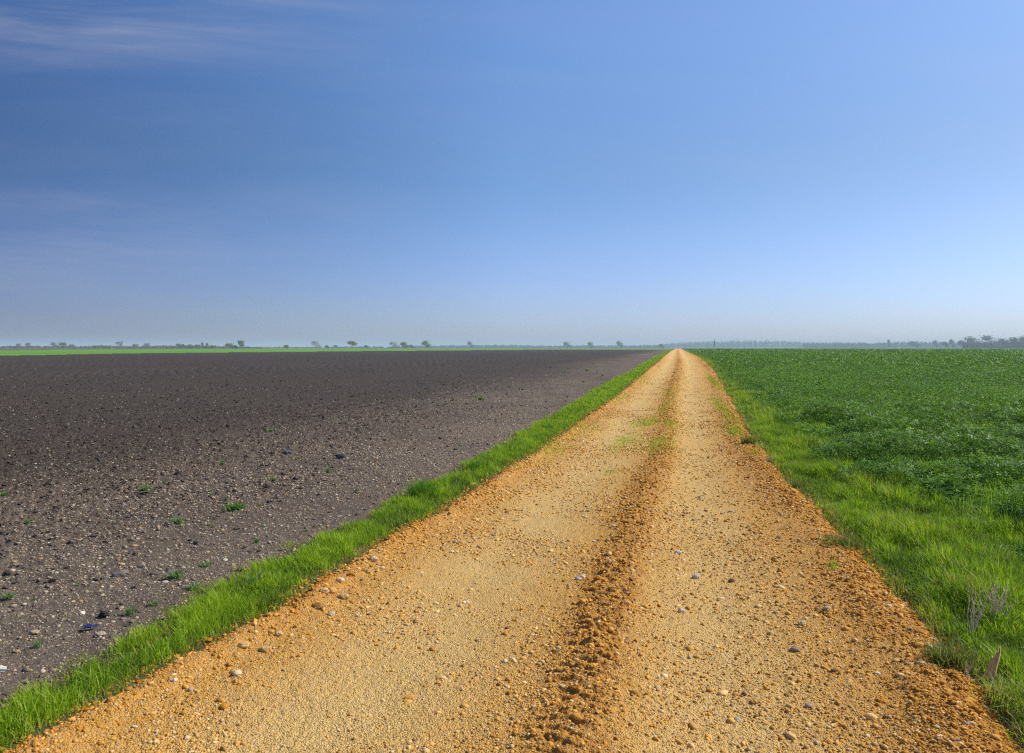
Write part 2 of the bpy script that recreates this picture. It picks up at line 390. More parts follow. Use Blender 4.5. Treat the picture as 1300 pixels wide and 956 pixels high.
def grass():
    for side in ('left', 'right'):
        acc = Acc()
        for y0, y1, dens, w in BANDS:
            if side == 'left': X, Y = sample(y0, y1, dens, lambda q: edge_left_out(q) - .28, lambda q: edge_left(q) + .12)
            else: X, Y = sample(y0, y1, dens * .85, lambda q: edge_right(q) - .12, lambda q: np.minimum(edge_right_out(q) + .15, xmaxf(q)))
            z, zn = relief(X, Y, False)
            _, A, B, C, D = zones(X, Y)
            n = fbm(X * 2.3, Y * 1.6, 3, 101 if side == 'left' else 102); n2 = fbm(X * 7, Y * 5, 2, 103)
            if side == 'left':
                e = np.minimum(X - A + .16 * (n2 - .5) * 2, (B - X) * 1.6); ok = (rng.random(len(X)) < sm(-.10, .26, e)) & (rng.random(len(X)) < .45 + 1.1 * n)
                h = (.035 + .07 * n + .042 * rng.random(len(X))) * (.40 + .60 * sm(0, .25, e)) * (1 + .9 * (n2 - .5))
            else:
                e = (X - C); outer = D - X
                bare = sm(.62, .72, fbm(X * 1.9, Y * .9, 3, 105)) * sm(1.2, .2, e) * sm(8, 12, Y)
                keep = sm(-.05, .12, e) * (.45 + .55 * sm(-.5, .1, outer)) * (1 - .85 * bare)
                ok = rng.random(len(X)) < keep
                h = (.05 + .13 * sm(.3, .7, n) + .05 * rng.random(len(X))) * (.5 + .5 * sm(0, .5, e)) * (1 + .4 * (n2 - .5))
            wx_, wy_ = place(1256, 868)
            ok &= ~((np.hypot(X - wx_ - .03, (Y - wy_)) < .07) | ((np.abs(X - wx_ - .02) < .075) & (Y < wy_) & (Y > wy_ - .22) & (rng.random(len(X)) < .8)))
            X, Y, z, h, n2, n = X[ok], Y[ok], z[ok], h[ok], n2[ok], n[ok]; e = e[ok]
            k = len(X)
            if not k: continue
            u = .08 + .60 * rng.random(k) + .9 * (n2 - .5) + .5 * (n - .5)
            if side == 'left': u = u + .12
            tint = lerp_cols(G_COLS, u)
            dry = rng.random(k) < (.035 + .14 * sm(.55, .75, n) * (side == 'right') + .22 * (e < .12))
            tint[dry] = np.array([.42, .34, .15]) * np.exp(rng.normal(0, .25, (dry.sum(), 1)))
            P = np.stack([X, Y, z - .01], 1)
            acc.add(*blades(P, h, w * np.exp(rng.normal(0, .25, k)), rng.random(k) * 2 * math.pi, np.abs(rng.normal(.55, .4, k)), tint, (0, .4, .75, 1) if y1 <= 8 else (0, .5, 1)))
        o = acc.build('grass', M_GRASS)
        if side == 'left': tag(o, 'narrow strip of bright green grass between the ploughed soil and the road', 'grass', kind='stuff')
        else: tag(o, 'wider strip of long green grass between the road and the leafy crop', 'grass', kind='stuff')
    # thin grass on the crown and shoulders of the road
    acc = Acc()
    for (px, py, rx, ry, N) in [(792,560,14,9,420),(838,566,16,9,620),(822,536,14,5,480),(852,541,7,7,300),(846,520,9,8,300),(850,500,9,8,300),(907,487,4,8,700),(917,520,6,14,900),(927,548,8,5,260),(935,552,6,4,160),
                                (736,545,14,8,420),(700,572,16,8,420),(780,505,12,6,520),(815,480,7,4,300),(1058,727,5,3,60),(776,598,8,4,60),(655,596,9,3,70),(958,578,5,3,60),(862,478,7,8,160)]:
        X0, Y0 = place(px, py); wx = rx * Y0 / F; Ya, Yb = float(depth(py + ry)), float(depth(py - ry)); wy = (Yb - Ya) / 2
        N = int(N * .85); a = rng.normal(0, .8, (N, 2)); Y = Y0 + a[:, 1] * wy; X = X0 + a[:, 0] * wx + .205 * (Y - Y0)
        z = relief(X, Y)[0]; k = N
        h = .025 + .035 * rng.random(k); w = np.full(k, max(.004, .0007 * Y0))
        acc.add(*blades(np.stack([X, Y, z], 1), h, w, rng.random(k) * 6.28, np.abs(rng.normal(.6, .3, k)), lerp_cols(G_COLS[1:], rng.random(k))))
    tag(acc.build('sparse_grass', M_GRASS), 'thin short grass growing in patches on the gravel road', 'grass', kind='stuff')
grass()

# ------------------------------------------------------------------ leafy crop
C_COLS = [(.050, .115, .014), (.105, .225, .017), (.175, .33, .022), (.26, .42, .030)]
def leaves(P, size, tint, tri):
    n = len(P)
    az = rng.random(n) * 6.283; tilt = np.abs(rng.normal(.55, .35, n)); ta = rng.random(n) * 6.283
    N = np.stack([np.sin(tilt) * np.cos(ta), np.sin(tilt) * np.sin(ta), np.cos(tilt)], 1)
    U = np.stack([np.cos(az), np.sin(az), np.zeros(n)], 1); U -= N * (U * N).sum(1)[:, None]; U /= np.linalg.norm(U, axis=1)[:, None]
    W = np.cross(N, U)
    V = []
    for a in ((0, 2.0, -2.0) if tri else (0,)):
        d = U * math.cos(a) + W * math.sin(a); s = W * math.cos(a) - U * math.sin(a)
        S = size[:, None]
        V += [P + d * S * .12, P + d * S * .62 + s * S * .30 - N * S * .06, P + d * S * 1.1, P + d * S * .62 - s * S * .30 - N * S * .06]
    m = len(V); V = np.stack(V, 1).reshape(-1, 3)
    b = (np.arange(n) * m)[:, None]
    Q = np.concatenate([b + np.array([[4 * k, 4 * k + 1, 4 * k + 2, 4 * k + 3]]) for k in range(m // 4)])
    return V, Q, [], np.repeat(tint, m, 0)
def crop():
    acc = Acc()
    for y0, y1, dens, s, tri in [(4.5, 8, 2900, .023, 1), (8, 12, 2300, .027, 1), (12, 18, 1300, .033, 1), (18, 28, 1100, .042, 0), (28, 45, 460, .062, 0), (45, 75, 150, .11, 0), (75, 130, 62, .15, 0), (130, 260, 17, .26, 0)]:
        X, Y = sample(y0, y1, dens, lambda q: edge_right_out(q) - .6, xmaxf)
        z, zn = relief(X, Y, False); D = zones(X, Y)[4]
        e = X - D; clump = fbm(X * 1.6, Y * 1.2, 3, 201); gap = fbm(X * .7, Y * .45, 3, 202); weedy = fbm(X * .5, Y * .4, 3, 203)
        ok = (rng.random(len(X)) < sm(-.55, .05, e + .5 * (clump - .5))) & (rng.random(len(X)) < np.clip(.35 + 1.3 * clump - .8 * sm(.62, .75, gap), .08, 1))
        X, Y, z, clump, e, weedy = X[ok], Y[ok], z[ok], clump[ok], e[ok], weedy[ok]; k = len(X)
        top = z + (-.01 + .20 * sm(.3, .7, clump)) * sm(-.6, .2, e) + .06 * sm(.1, -.3, e)
        zz = top + rng.random(k) ** .7 * (.05 + .16 * clump) - .03
        depthf = np.clip((zz - top) / .2, 0, 1)
        u = .15 + .55 * rng.random(k) + .35 * (weedy - .5)
        tint = lerp_cols(C_COLS, u, .15)
        pale = rng.random(k) < .05; tint[pale] = np.array([.10, .17, .08]) * np.exp(rng.normal(0, .2, (pale.sum(), 1)))
        acc.add(*leaves(np.stack([X, Y, zz], 1), s * np.exp(rng.normal(0, .25, k)), tint, tri))
    tag(acc.build('crop_foliage', M_LEAF), 'dense low dark green clover-like leaves covering the right field', 'crop', kind='stuff')
    # yellow-green blades standing among the leaves near the edge
    acc = Acc()
    for y0, y1, dens, w in [(4.5, 8, 260, .005), (8, 12, 220, .006), (12, 18, 160, .009), (18, 28, 130, .014), (28, 45, 50, .022)]:
        X, Y = sample(y0, y1, dens, edge_right_out, lambda q: np.minimum(xmaxf(q), edge_right_out(q) + 6))
        n = fbm(X * .8, Y * .7, 3, 205); ok = rng.random(len(X)) < sm(.4, .65, n)
        X, Y = X[ok], Y[ok]; z = relief(X, Y, False)[0]; k = len(X)
        acc.add(*blades(np.stack([X, Y, z], 1), .10 + .09 * rng.random(k), np.full(k, w), rng.random(k) * 6.28, np.abs(rng.normal(.4, .3, k)), lerp_cols(G_COLS, .3 + .6 * rng.random(k))))
    tag(acc.build('wild_grass', M_GRASS), 'stray grass blades standing among the leafy crop', 'grass', kind='stuff')
crop()

# ------------------------------------------------------------------ stones and clods
def ico(sub):
    p = (1 + 5 ** .5) / 2
    V = [(-1,p,0),(1,p,0),(-1,-p,0),(1,-p,0),(0,-1,p),(0,1,p),(0,-1,-p),(0,1,-p),(p,0,-1),(p,0,1),(-p,0,-1),(-p,0,1)]
    Fc = [(0,11,5),(0,5,1),(0,1,7),(0,7,10),(0,10,11),(1,5,9),(5,11,4),(11,10,2),(10,7,6),(7,1,8),(3,9,4),(3,4,2),(3,2,6),(3,6,8),(3,8,9),(4,9,5),(2,4,11),(6,2,10),(8,6,7),(9,8,1)]
    V = [np.array(v) / np.linalg.norm(v) for v in V]
    for _ in range(sub):
        c = {}; G = []
        def midp(a, b):
            k = (min(a, b), max(a, b))
            if k not in c:
                m = V[a] + V[b]; V.append(m / np.linalg.norm(m)); c[k] = len(V) - 1
            return c[k]
        for a, b, d in Fc:
            x, y, z = midp(a, b), midp(b, d), midp(d, a); G += [(a, x, z), (b, y, x), (d, z, y), (x, y, z)]
        Fc = G
    return np.array(V), np.array(Fc)
ICO = {k: ico(k) for k in (0, 1, 2, 3)}
def rocks(P, R, tint, sub, rag=.18, flat=.62):
    """one irregular rounded stone per point"""
    U, Fc = ICO[sub]; n = len(P); m = len(U)
    k1 = rng.normal(0, 1, (n, 3, 3)); ph = rng.random((n, 3)) * 6.28
    r = np.ones((n, m))
    for j in range(3):
        r += rag * .55 * np.sin((U @ k1[:, j].T).T * 2.2 + ph[:, j][:, None])
    r += rng.normal(0, rag * .35, (n, m)) * (sub < 3)
    S = np.stack([1 + rng.random(n) * .5, .75 + rng.random(n) * .3, flat + rng.random(n) * .2], 1)
    L = U[None] * r[:, :, None] * S[:, None, :] * R[:, None, None]
    a = rng.random(n) * 6.28; ca, sa = np.cos(a)[:, None], np.sin(a)[:, None]
    V = np.stack([L[..., 0] * ca - L[..., 1] * sa, L[..., 0] * sa + L[..., 1] * ca, L[..., 2]], -1) + P[:, None, :]
    Fq = (np.arange(n) * m)[:, None, None] + Fc[None]
    return V.reshape(-1, 3), [], Fq.reshape(-1, 3), np.repeat(tint, m, 0)
ROAD_ST = np.array([(.74, .49, .20), (.68, .38, .10), (.60, .29, .05), (.76, .58, .32), (.46, .36, .24), (.76, .65, .47), (.26, .16, .08), (.35, .30, .25)])
ROAD_P = np.array([.31, .29, .17, .10, .04, .015, .06, .015])
def gravel():
    acc = Acc()
    for y0, y1, dens, rmin in [(2.2, 5, 4200, .0030), (5, 8, 2600, .0038), (8, 13, 1300, .0055), (13, 21, 420, .008), (21, 40, 90, .012), (40, 80, 14, .020)]:
        X, Y = sample(y0, y1, dens, lambda q: np.maximum(edge_left(q) - .05, xminf(q)), lambda q: np.minimum(edge_right(q) + .05, xmaxf(q)))
        z, zn = surf(X, Y); tr, rg = wear(X, Y); n = fbm(X * 1.5, Y * 1.0, 3, 301)
        keep = np.clip(.40 + 1.6 * (n - .45) + .35 * rg * (np.abs(X - ridge(Y)) > .4) - .25 * tr, .05, 1)
        ok = (rng.random(len(X)) < keep) & (zn == 2)
        X, Y, z, rg = X[ok], Y[ok], z[ok], rg[ok]; k = len(X)
        R = rmin * np.exp(np.abs(rng.normal(0, .52, k))) * (1 + .35 * rg)
        R = np.minimum(R, .016 + .008 * rng.random(k))
        tint = ROAD_ST[rng.choice(len(ROAD_ST), k, p=ROAD_P)].copy()
        dirty = rng.random(k) < .25 + .6 * np.clip(rg, 0, 1); tint[dirty] = np.array([.58, .30, .06]) * np.exp(rng.normal(0, .18, (dirty.sum(), 1)))
        tint *= np.exp(rng.normal(0, .12, (k, 1)))
        P = np.stack([X, Y, z + R * .12], 1)
        big = (R > .0085) & (Y < 8)
        acc.add(*rocks(P[~big], R[~big], tint[~big], 0, .16)); 
        if big.any(): acc.add(*rocks(P[big], R[big], tint[big], 1, .16))
    tag(acc.build('gravel', M_STONE), 'loose yellow and grey pebbles lying all over the road', 'gravel', kind='stuff')
    # crumbs of orange earth on crown and shoulders
    acc = Acc()
    for y0, y1, dens, rmin in [(2.2, 5, 2600, .0036), (5, 8, 1700, .0045), (8, 13, 800, .0065), (13, 21, 220, .010), (21, 40, 50, .015), (40, 80, 8, .024)]:
        X, Y = sample(y0, y1, dens, lambda q: np.maximum(edge_left(q) - .12, xminf(q)), lambda q: np.minimum(edge_right(q) + .10, xmaxf(q)))
        z, zn = surf(X, Y); tr, rg = wear(X, Y)
        onm = np.exp(-((X - ridge(Y)) / .35) ** 2); ok = rng.random(len(X)) < sm(.30, 1.0, rg) * (.8 - .5 * onm)
        X, Y, z, rg = X[ok], Y[ok], z[ok], rg[ok]; k = len(X)
        R = np.minimum(rmin * np.exp(np.abs(rng.normal(0, .55, k))), .017 + .0006 * Y)
        tint = lerp_cols([(.44, .17, .018), (.58, .26, .035), (.66, .35, .07)], rng.random(k), .15)
        P = np.stack([X, Y, z + R * .2], 1); big = (R > .011) & (Y < 8)
        acc.add(*rocks(P[~big], R[~big], tint[~big], 0, .35))
        if big.any(): acc.add(*rocks(P[big], R[big], tint[big], 1, .38))
    tag(acc.build('dirt_crumbs', M_CLOD, False), 'crumbly orange earth heaped along the crown and edges of the road', 'dirt', kind='stuff')
    # soil clods and field stones
    clod = Acc(); fst = Acc()
    for y0, y1, dens, rmin in [(2.6, 5.5, 900, .0045), (5.5, 9, 750, .0052), (9, 14, 480, .007), (14, 22, 150, .009), (22, 36, 36, .012), (36, 60, 8, .018)]:
        X, Y = sample(y0, y1, dens, xminf, lambda q: edge_left_out(q) + .05)
        z, zn = surf(X, Y); A = edge_left_out(Y); dd = np.maximum(A - X, 0); n = fbm(X * 1.2, Y * .8, 3, 401)
        ok = (zn == 0) & (rng.random(len(X)) < np.clip((.12 + .45 * sm(.5, 4, dd)) * (.4 + 1.2 * n) * (1 - .9 * sm(18, 50, Y)), 0, 1))
        a = X[ok], Y[ok], z[ok]; k = len(a[0]); R = np.minimum(rmin * np.exp(np.abs(rng.normal(0, .6, k))), .020 + .0008 * a[1])
        tint = lerp_cols([(.062, .048, .039), (.090, .070, .056), (.115, .091, .072)], rng.random(k), .12) * (1 + .75 * sm(6, 1, np.maximum(edge_left_out(a[1]) - a[0], 0)))[:, None]
        P = np.stack([a[0], a[1], a[2] + R * .1], 1); big = (R > .012) & (a[1] < 10)
        clod.add(*rocks(P[~big], R[~big], tint[~big], 0, .5, .6))
        if big.any(): clod.add(*rocks(P[big], R[big], tint[big], 1, .7, .6))
        X, Y = sample(y0, y1, dens * 1.8, xminf, lambda q: edge_left_out(q) + .15)
        z, zn = surf(X, Y); dd = np.maximum(edge_left_out(Y) - X, 0); n = fbm(X * 1.1, Y * .7, 3, 402)
        ok = (zn <= 1) & (rng.random(len(X)) < np.clip((.08 + .92 * sm(7.5, .6, dd)) * (.25 + 1.3 * n) * (1 - .8 * sm(25, 60, Y)), 0, 1))
        a = X[ok], Y[ok], z[ok]; k = len(a[0]); R = np.minimum(rmin * .62 * np.exp(np.abs(rng.normal(0, .58, k))), .015 + .0003 * a[1])
        pal = np.array([(.38, .29, .19), (.50, .42, .31), (.30, .25, .20), (.48, .31, .15), (.46, .39, .30), (.15, .12, .10)])
        tint = pal[rng.choice(6, k, p=[.32, .2, .2, .12, .06, .10])] * np.exp(rng.normal(0, .15, (k, 1)))
        P = np.stack([a[0], a[1], a[2] + R * .18], 1); big = (R > .010) & (a[1] < 9)
        fst.add(*rocks(P[~big], R[~big], tint[~big], 0, .16))
        if big.any(): fst.add(*rocks(P[big], R[big], tint[big], 1, .16))
    tag(clod.build('soil_clods', M_CLOD, False), 'dark crumbly clods of ploughed earth over the left field', 'soil clods', kind='stuff')
    tag(fst.build('field_pebbles', M_STONE), 'small pale and rusty pebbles scattered over the dark soil', 'pebbles', kind='stuff')
gravel()

# single stones large enough to point at
def stone(px, py, wpx, tint, label, sub=3, elong=1.0, rot=0., flat=.62, name='stone', group=None, mat=None, cat='stone'):
    X, Y = place(px, py); R = wpx * Y / F / 2 
    st = rng.bit_generator.state
    U, Fc = ICO[sub]
    k1 = rng.normal(0, 1, (4, 3)); ph = rng.random(4) * 6.28; r = np.ones(len(U))
    for j in range(4): r += .07 * np.sin(U @ k1[j] * (2 + j * 1.2) + ph[j])
    V = U * r[:, None] * R * np.array([1, 1 / elong, flat if elong < 1.5 else 1 / elong])
    c, s = math.cos(rot), math.sin(rot)
    V = np.stack([V[:, 0] * c - V[:, 1] * s, V[:, 0] * s + V[:, 1] * c, V[:, 2]], 1)
    zz = V[:, 2]; V[:, 2] = zz - zz.min()
    o = mk(name, V, [Fc], mat or M_STONE, {'tint': np.tile(np.array(tint), (len(V), 1))})
    hz = float(surf(X, Y)[0][0]); o.location = (X, Y, hz - .22 * zz.max())
    return tag(o, label, cat, group)
ORG = (.60, .34, .11); PALE = (.70, .46, .20); GREY = (.34, .32, .29)
G1 = 'larger stones along the left road shoulder'
stone(421, 757, 13, ORG, 'tan stone standing upright in the middle of the cluster on the left shoulder', elong=1.35, rot=-.1, group=G1)
stone(436, 762, 14, (.50, .36, .18), 'oblong tan stone at the right end of the cluster on the left road shoulder', elong=1.7, rot=-.15, group=G1)
stone(411, 761, 12, PALE, 'flat yellowish stone at the left of the cluster on the road shoulder', elong=1.5, rot=.2, group=G1)
stone(432, 744, 10, (.68, .52, .30), 'pale round stone above the cluster on the left road shoulder', elong=1.1, group=G1)
stone(404, 776, 14, (.36, .20, .06), 'dark orange lump of earth below the stone cluster on the left shoulder', elong=1.15, group=G1, mat=M_CLOD)
stone(421, 781, 8, (.70, .60, .42), 'small pale stone below the cluster, right of the dark lump', elong=1.5, rot=.4, group=G1)
stone(309, 827, 14, (.66, .45, .18), 'yellow angular stone low on the left road shoulder, near the grass', elong=1.35, group=G1)
stone(336, 826, 14, (.50, .34, .15), 'brownish stone right of the yellow angular stone on the left shoulder', elong=1.2, rot=.5, group=G1)
stone(354, 808, 10, (.66, .48, .24), 'yellow cobble on the left shoulder between two clusters of stones', elong=1.2, group=G1)
stone(474, 717, 12, (.60, .46, .26), 'flat pale cobble at the upper end of the left road shoulder', elong=1.5, rot=-.3, group=G1)
stone(464, 729, 9, (.48, .34, .17), 'small tan cobble just below the flat pale cobble on the left shoulder', elong=1.3, group=G1)
G2 = 'scattered pale stones on the right wheel track'
stone(865, 772, 10, (.62, .54, .42), 'whitish flat oblong stone lying on the right wheel track', elong=1.9, rot=.1, group=G2, flat=.5)
stone(861, 699, 8, (.60, .58, .54), 'bluish white pebble on the right track, above the pale stones', elong=1.3, group=G2)
stone(884, 729, 9, (.60, .54, .44), 'pale grey pebble in the middle of the right wheel track', elong=1.5, group=G2)
stone(928, 733, 8, (.18, .12, .07), 'dark brown pebble alone on the right wheel track', elong=1.5, group=G2)
stone(740, 735, 9, (.80, .68, .48), 'cream pebble left of the dark crown of the road', elong=1.1, group=G2)
stone(734, 737, 8, (.52, .48, .42), 'grey pebble touching the cream one, left of the road crown', elong=1.3, group=G2)
stone(1018, 791, 10, (.62, .48, .28), 'tan stone on the right side of the road among smaller gravel', elong=1.5, group=G2)
stone(1010, 823, 12, (.36, .27, .17), 'brown stone on the right side of the road beside paler gravel', elong=1.2, group=G2)
stone(1156, 812, 7, (.16, .17, .20), 'small blue-grey pebble on the rough earth of the right shoulder', elong=1.2, group=G2)
G3 = 'larger stones and clods on the ploughed soil'
stone(153, 733, 21, (.20, .175, .145), 'long rounded grey-brown stone like a short log on the dark soil', elong=2.5, rot=.45, group=G3)
stone(132, 785, 12, (.035, .032, .035), 'nearly black clod on the soil near the left grass strip', elong=1.25, group=G3, name='clod', mat=M_CLOD, cat='clod', flat=.75)
stone(180, 723, 10, (.26, .23, .19), 'dull brown stone right of the long log-like stone', elong=1.3, group=G3)
stone(365, 577, 13, (.12, .115, .12), 'dark grey stone on the soil, farthest and broadest of the dark ones', elong=1.7, group=G3)
stone(226, 603, 8, (.045, .042, .045), 'small black clod on the darker soil left of the stony strip', elong=1.2, group=G3, name='clod', mat=M_CLOD, cat='clod', flat=.8)
stone(433, 582, 12, (.05, .052, .065), 'black clod on the soil left of the grass strip, halfway up the field', elong=1.4, group=G3, name='clod', mat=M_CLOD, cat='clod')
stone(104, 780, 7, (.78, .76, .72), 'white pebble beside the blue scrap on the soil', elong=1.2, group=G3)
stone(128, 808, 12, (.40, .34, .27), 'flat tan stone right of the blue scrap on the soil', elong=1.2, group=G3, flat=.4)
stone(43, 805, 12, (.40, .31, .21), 'flat rusty stone on the soil in the lower left', elong=1.2, group=G3, flat=.45)
stone(1, 853, 14, (.58, .54, .48), 'pale stone at the lower left edge on the soil', elong=1.5, group=G3, flat=.5)
stone(171, 815, 13, (.46, .30, .18), 'pinkish tan stone half hidden at the edge of the left grass strip', elong=1.6, rot=.3, group=G3)

# ------------------------------------------------------------------ weeds on the soil
def weed(px, py, wpx, label, cols, group=None, upright=.5, name='weed'):
    X, Y = place(px, py); R = wpx * Y / F / 2; acc = Acc()
    k = int(np.clip(wpx * 3.2, 16, 60)); sp_ = .33 if wpx > 15 else .16
    P = np.stack([np.clip(rng.normal(0, sp_ * R, k), -.6 * R, .6 * R), np.clip(rng.normal(0, sp_ * R, k), -.6 * R, .6 * R), np.zeros(k)], 1)
    h = R * (.35 + .25 * upright + .6 * upright * rng.random(k) + .3 * rng.random(k)); 
    acc.add(*blades(P, h, np.full(k, max(R * .16, .0007 * Y)), rng.random(k) * 6.28, np.clip(rng.normal(1.3 - upright, .3, k), .1, 1.6), lerp_cols(cols, rng.random(k)), (0, .4, .75, 1)))
    P2 = np.stack([np.clip(rng.normal(0, sp_ * 1.2 * R, k), -.7 * R, .7 * R), np.clip(rng.normal(0, sp_ * 1.2 * R, k), -.7 * R, .7 * R), R * .15 + rng.random(k) * R * .3], 1)
    acc.add(*leaves(P2, np.full(k, max(R * .28, .0012 * Y)), lerp_cols(cols, rng.random(k)), 0))
    o = acc.build(name, M_GRASS); o.location = (X, Y, float(surf(X, Y)[0][0]) - .004)
    return tag(o, label, 'weed', group)
WG = [(.06, .16, .03), (.11, .25, .03), (.17, .32, .05)]; WB = [(.13, .20, .09), (.20, .30, .14), (.28, .38, .20)]; WY = [(.22, .20, .03), (.34, .28, .04), (.42, .32, .07)]
GW = 'weeds sprouting on the ploughed soil'
for a in [(297,648,32,'broad flat patch of green weed, largest of those lying on the stony soil',WG,.1),
          (327,642,13,'yellowish brown dead weed right of the broad green patch',WY,.1),
          (287,637,10,'little green sprout just above the broad green patch of weed',WG,.4),
          (185,624,18,'yellow-green low weed in the middle of the bare soil, above left of the others',WG,.1),
          (209,615,10,'faint green sprout up and right of the low yellow-green weed',WG,.3),
          (225,667,22,'straggly dull green weed with a dark clod at its left',WB,.5),
          (266,669,11,'small blue-green weed between the straggly weed and a bright tuft',WB,.3),
          (326,690,12,'compact bright green tuft on the soil closest to the bend of the grass strip',WG,.8),
          (333,667,10,'small grey-green weed above the compact bright tuft',WB,.4),
          (262,720,18,'spreading grey-green weed with one yellow-green leaf',WB,.4),
          (223,737,26,'star-shaped blue-green thistle rosette near the left grass strip',WB,.7),
          (246,749,22,'pale thistle rosette touching the left grass strip, below the star-shaped one',WB,.4),
          (195,770,16,'loose grey-green weed between two thistle rosettes near the grass',WB,.7),
          (165,782,18,'pale upright thistle near the black clod',WB,.9),
          (149,782,9,'tiny pale weed just right of the black clod',WB,.5),
          (10,762,20,'dark green weed at the left edge of the field, low on the soil',WB,.4),
          (5,633,15,'bright green weed at the far left edge of the soil',WG,.6),
          (35,667,14,'upright dull green weed at the left of the soil, below the edge one',WB,.9),
          (100,745,8,'thin yellow-green sprout left of the long rounded stone',WG,1.0),
          (48,823,16,'thin pale seedling with long leaves in the lower left',WB,1.0),
          (42,762,9,'tiny olive seedling in the lower left of the soil',WG,.5),
          (388,676,12,'grey-green weed close to the upper side of the grass strip',WB,.4),
          (347,610,13,'green weed below the dark grey stone',WG,.3),
          (340,602,10,'yellow weed above the green one, below the dark grey stone',WY,.2),
          (417,599,14,'tall blue-green weed on the stony soil left of the black clod',WB,1.0),
          (282,590,9,'small bright green tuft alone on the upper soil',WG,.7),
          (266,626,8,'little green sprout left of the broad green patch',WG,.4),
          (250,610,7,'upright tiny sprout below the small bright tuft',WG,.9),
          (377,583,7,'tiny bright sprout right of the dark grey stone',WG,.5),
          (344,551,12,'wide blue-green weed on the plain dark soil above the stones',WB,.3),
          (453,622,8,'green sprout beside the upper bend of the grass strip',WG,.5),
          (610,508,13,'wide low green weed far up the field near the road side',WG,.2)]:
    weed(a[0], a[1], a[2], a[3], a[4], GW, a[5])
for px, py, w in [(420,535,6),(175,520,7),(340,472,6),(468,588,9),(506,508,5),(542,497.5,6),(566,523,5),(542,530,9),(634.6,494.5,5),(659,495,7),(624,497,4),(676,511,6),(716,473,7),(745,471,9),(741,485,6),(585,567,7),(571,574,6),(453,556,8),(579,509,5),(519,529,5),(700,478,5),(658,525,6),(612,526,4),(720,505,5),(110,480,6),(222,487,5),(505,502,4),(765,477,6),(254,494,5),(430,500,4),(690,489,5)]:
    weed(px, py, w, 'tiny far weed, a green speck on the upper part of the ploughed field', WG, 'far green specks of weed on the ploughed field', .3)

# a plant of coarse leaves in the left strip and tufts standing out of the grass
def tuft(px, py, wpx, hpx, cols, label, cat='grass tuft', name='grass_tuft', N=160, lean=.5, mat=None, bw=.005, group=None):
    X, Y = place(px, py); R = wpx * Y / F / 2; H = hpx * Y / F; acc = Acc(); k = N
    P = np.stack([np.clip(rng.normal(0, .4 * R, k), -.75 * R, .75 * R), np.clip(rng.normal(0, .4 * R, k), -.75 * R, .75 * R), np.zeros(k)], 1)
    acc.add(*blades(P, H * (.5 + .6 * rng.random(k)), np.full(k, max(bw, .0006 * Y)), rng.random(k) * 6.28, np.abs(rng.normal(lean, .25, k)), lerp_cols(cols, rng.random(k)), (0, .35, .7, 1)))
    o = acc.build(name, mat or M_GRASS); o.location = (X, Y, float(relief(np.array([X]), np.array([Y]), False)[0][0]) - .01)
    return tag(o, label, cat, group)
DG = [(.06, .15, .025), (.12, .25, .03), (.18, .34, .04)]; BG = [(.07, .14, .06), (.10, .19, .08), (.15, .25, .12)]
DR = [(.16, .13, .07), (.30, .25, .15), (.42, .36, .24)]; OL = [(.09, .14, .03), (.18, .22, .05), (.28, .26, .10)]
tuft(318, 752, 30, 26, BG, 'blue-green broad-bladed tuft at the upper edge of the left grass strip', N=26, lean=.7, bw=.014, name='broad_leaf_tuft')
tuft(535, 632, 42, 24, DG, 'tall dark tuft of grass, the first and fullest in the left strip', N=420, lean=.45)
tuft(606, 598, 30, 15, DG, 'lower dark tuft of grass behind the fullest one in the left strip', N=300)
tuft(950, 567, 22, 14, OL, 'brownish green tuft hanging over the right edge of the road', N=260)
tuft(1068, 698, 60, 17, OL, 'olive grass tuft leaning over the right edge of the road', N=420, lean=.6)
tuft(1206, 852, 60, 30, OL, 'dark olive clump of old grass at the lower right corner of the road', N=700, lean=.7)
tuft(978, 588, 16, 9, DR, 'pale dry tuft on the right edge of the road', N=160, lean=.9, mat=M_DRY)
tuft(965, 540, 40, 7, DR, 'flattened straw-coloured tuft in the right verge', N=260, lean=1.2, mat=M_DRY)
tuft(925, 490, 14, 5, DR, 'small straw-coloured tuft far along the right verge', N=160, lean=1.2, mat=M_DRY)
tuft(1015, 620, 26, 14, OL, 'dull mixed tuft of dead and green grass on the right verge', N=260, lean=.7)

def stalks(px, py, wpx, hpx, n, label, twigs=4):
    X, Y = place(px, py); R = wpx * Y / F / 2; H = hpx * Y / F
    root = empty('dry_plant', (X, Y, float(relief(np.array([X]), np.array([Y]), False)[0][0])))
    tag(root, label, 'dead plant')
    for i in range(n):
        acc = Acc(); x0, y0 = rng.normal(0, R * .35), rng.normal(0, R * .3); lean = np.array([rng.normal(.25, .25), rng.normal(0, .2)]); h = H * (.6 + .4 * rng.random())
        pts = [np.array([x0 + lean[0] * h * t ** 1.3 + rng.normal(0, .004), y0 + lean[1] * h * t, h * t]) for t in np.linspace(0, 1, 6)]
        acc.add(*tube(pts, [.0032 * (1 - .75 * t) for t in np.linspace(0, 1, 6)], (.66, .56, .42)))
        for _ in range(twigs):
            j = rng.integers(2, 5); p = pts[j]; d = np.array([rng.normal(0, .6), rng.normal(0, .6), .5 + rng.random()]); d /= np.linalg.norm(d); l = h * (.12 + .18 * rng.random())
            acc.add(*tube([p, p + d * l * .5 + [0, 0, .004], p + d * l], [.0018, .0014, .0007], (.70, .60, .45)))
        o = acc.build('stem', M_DRY, True, root)
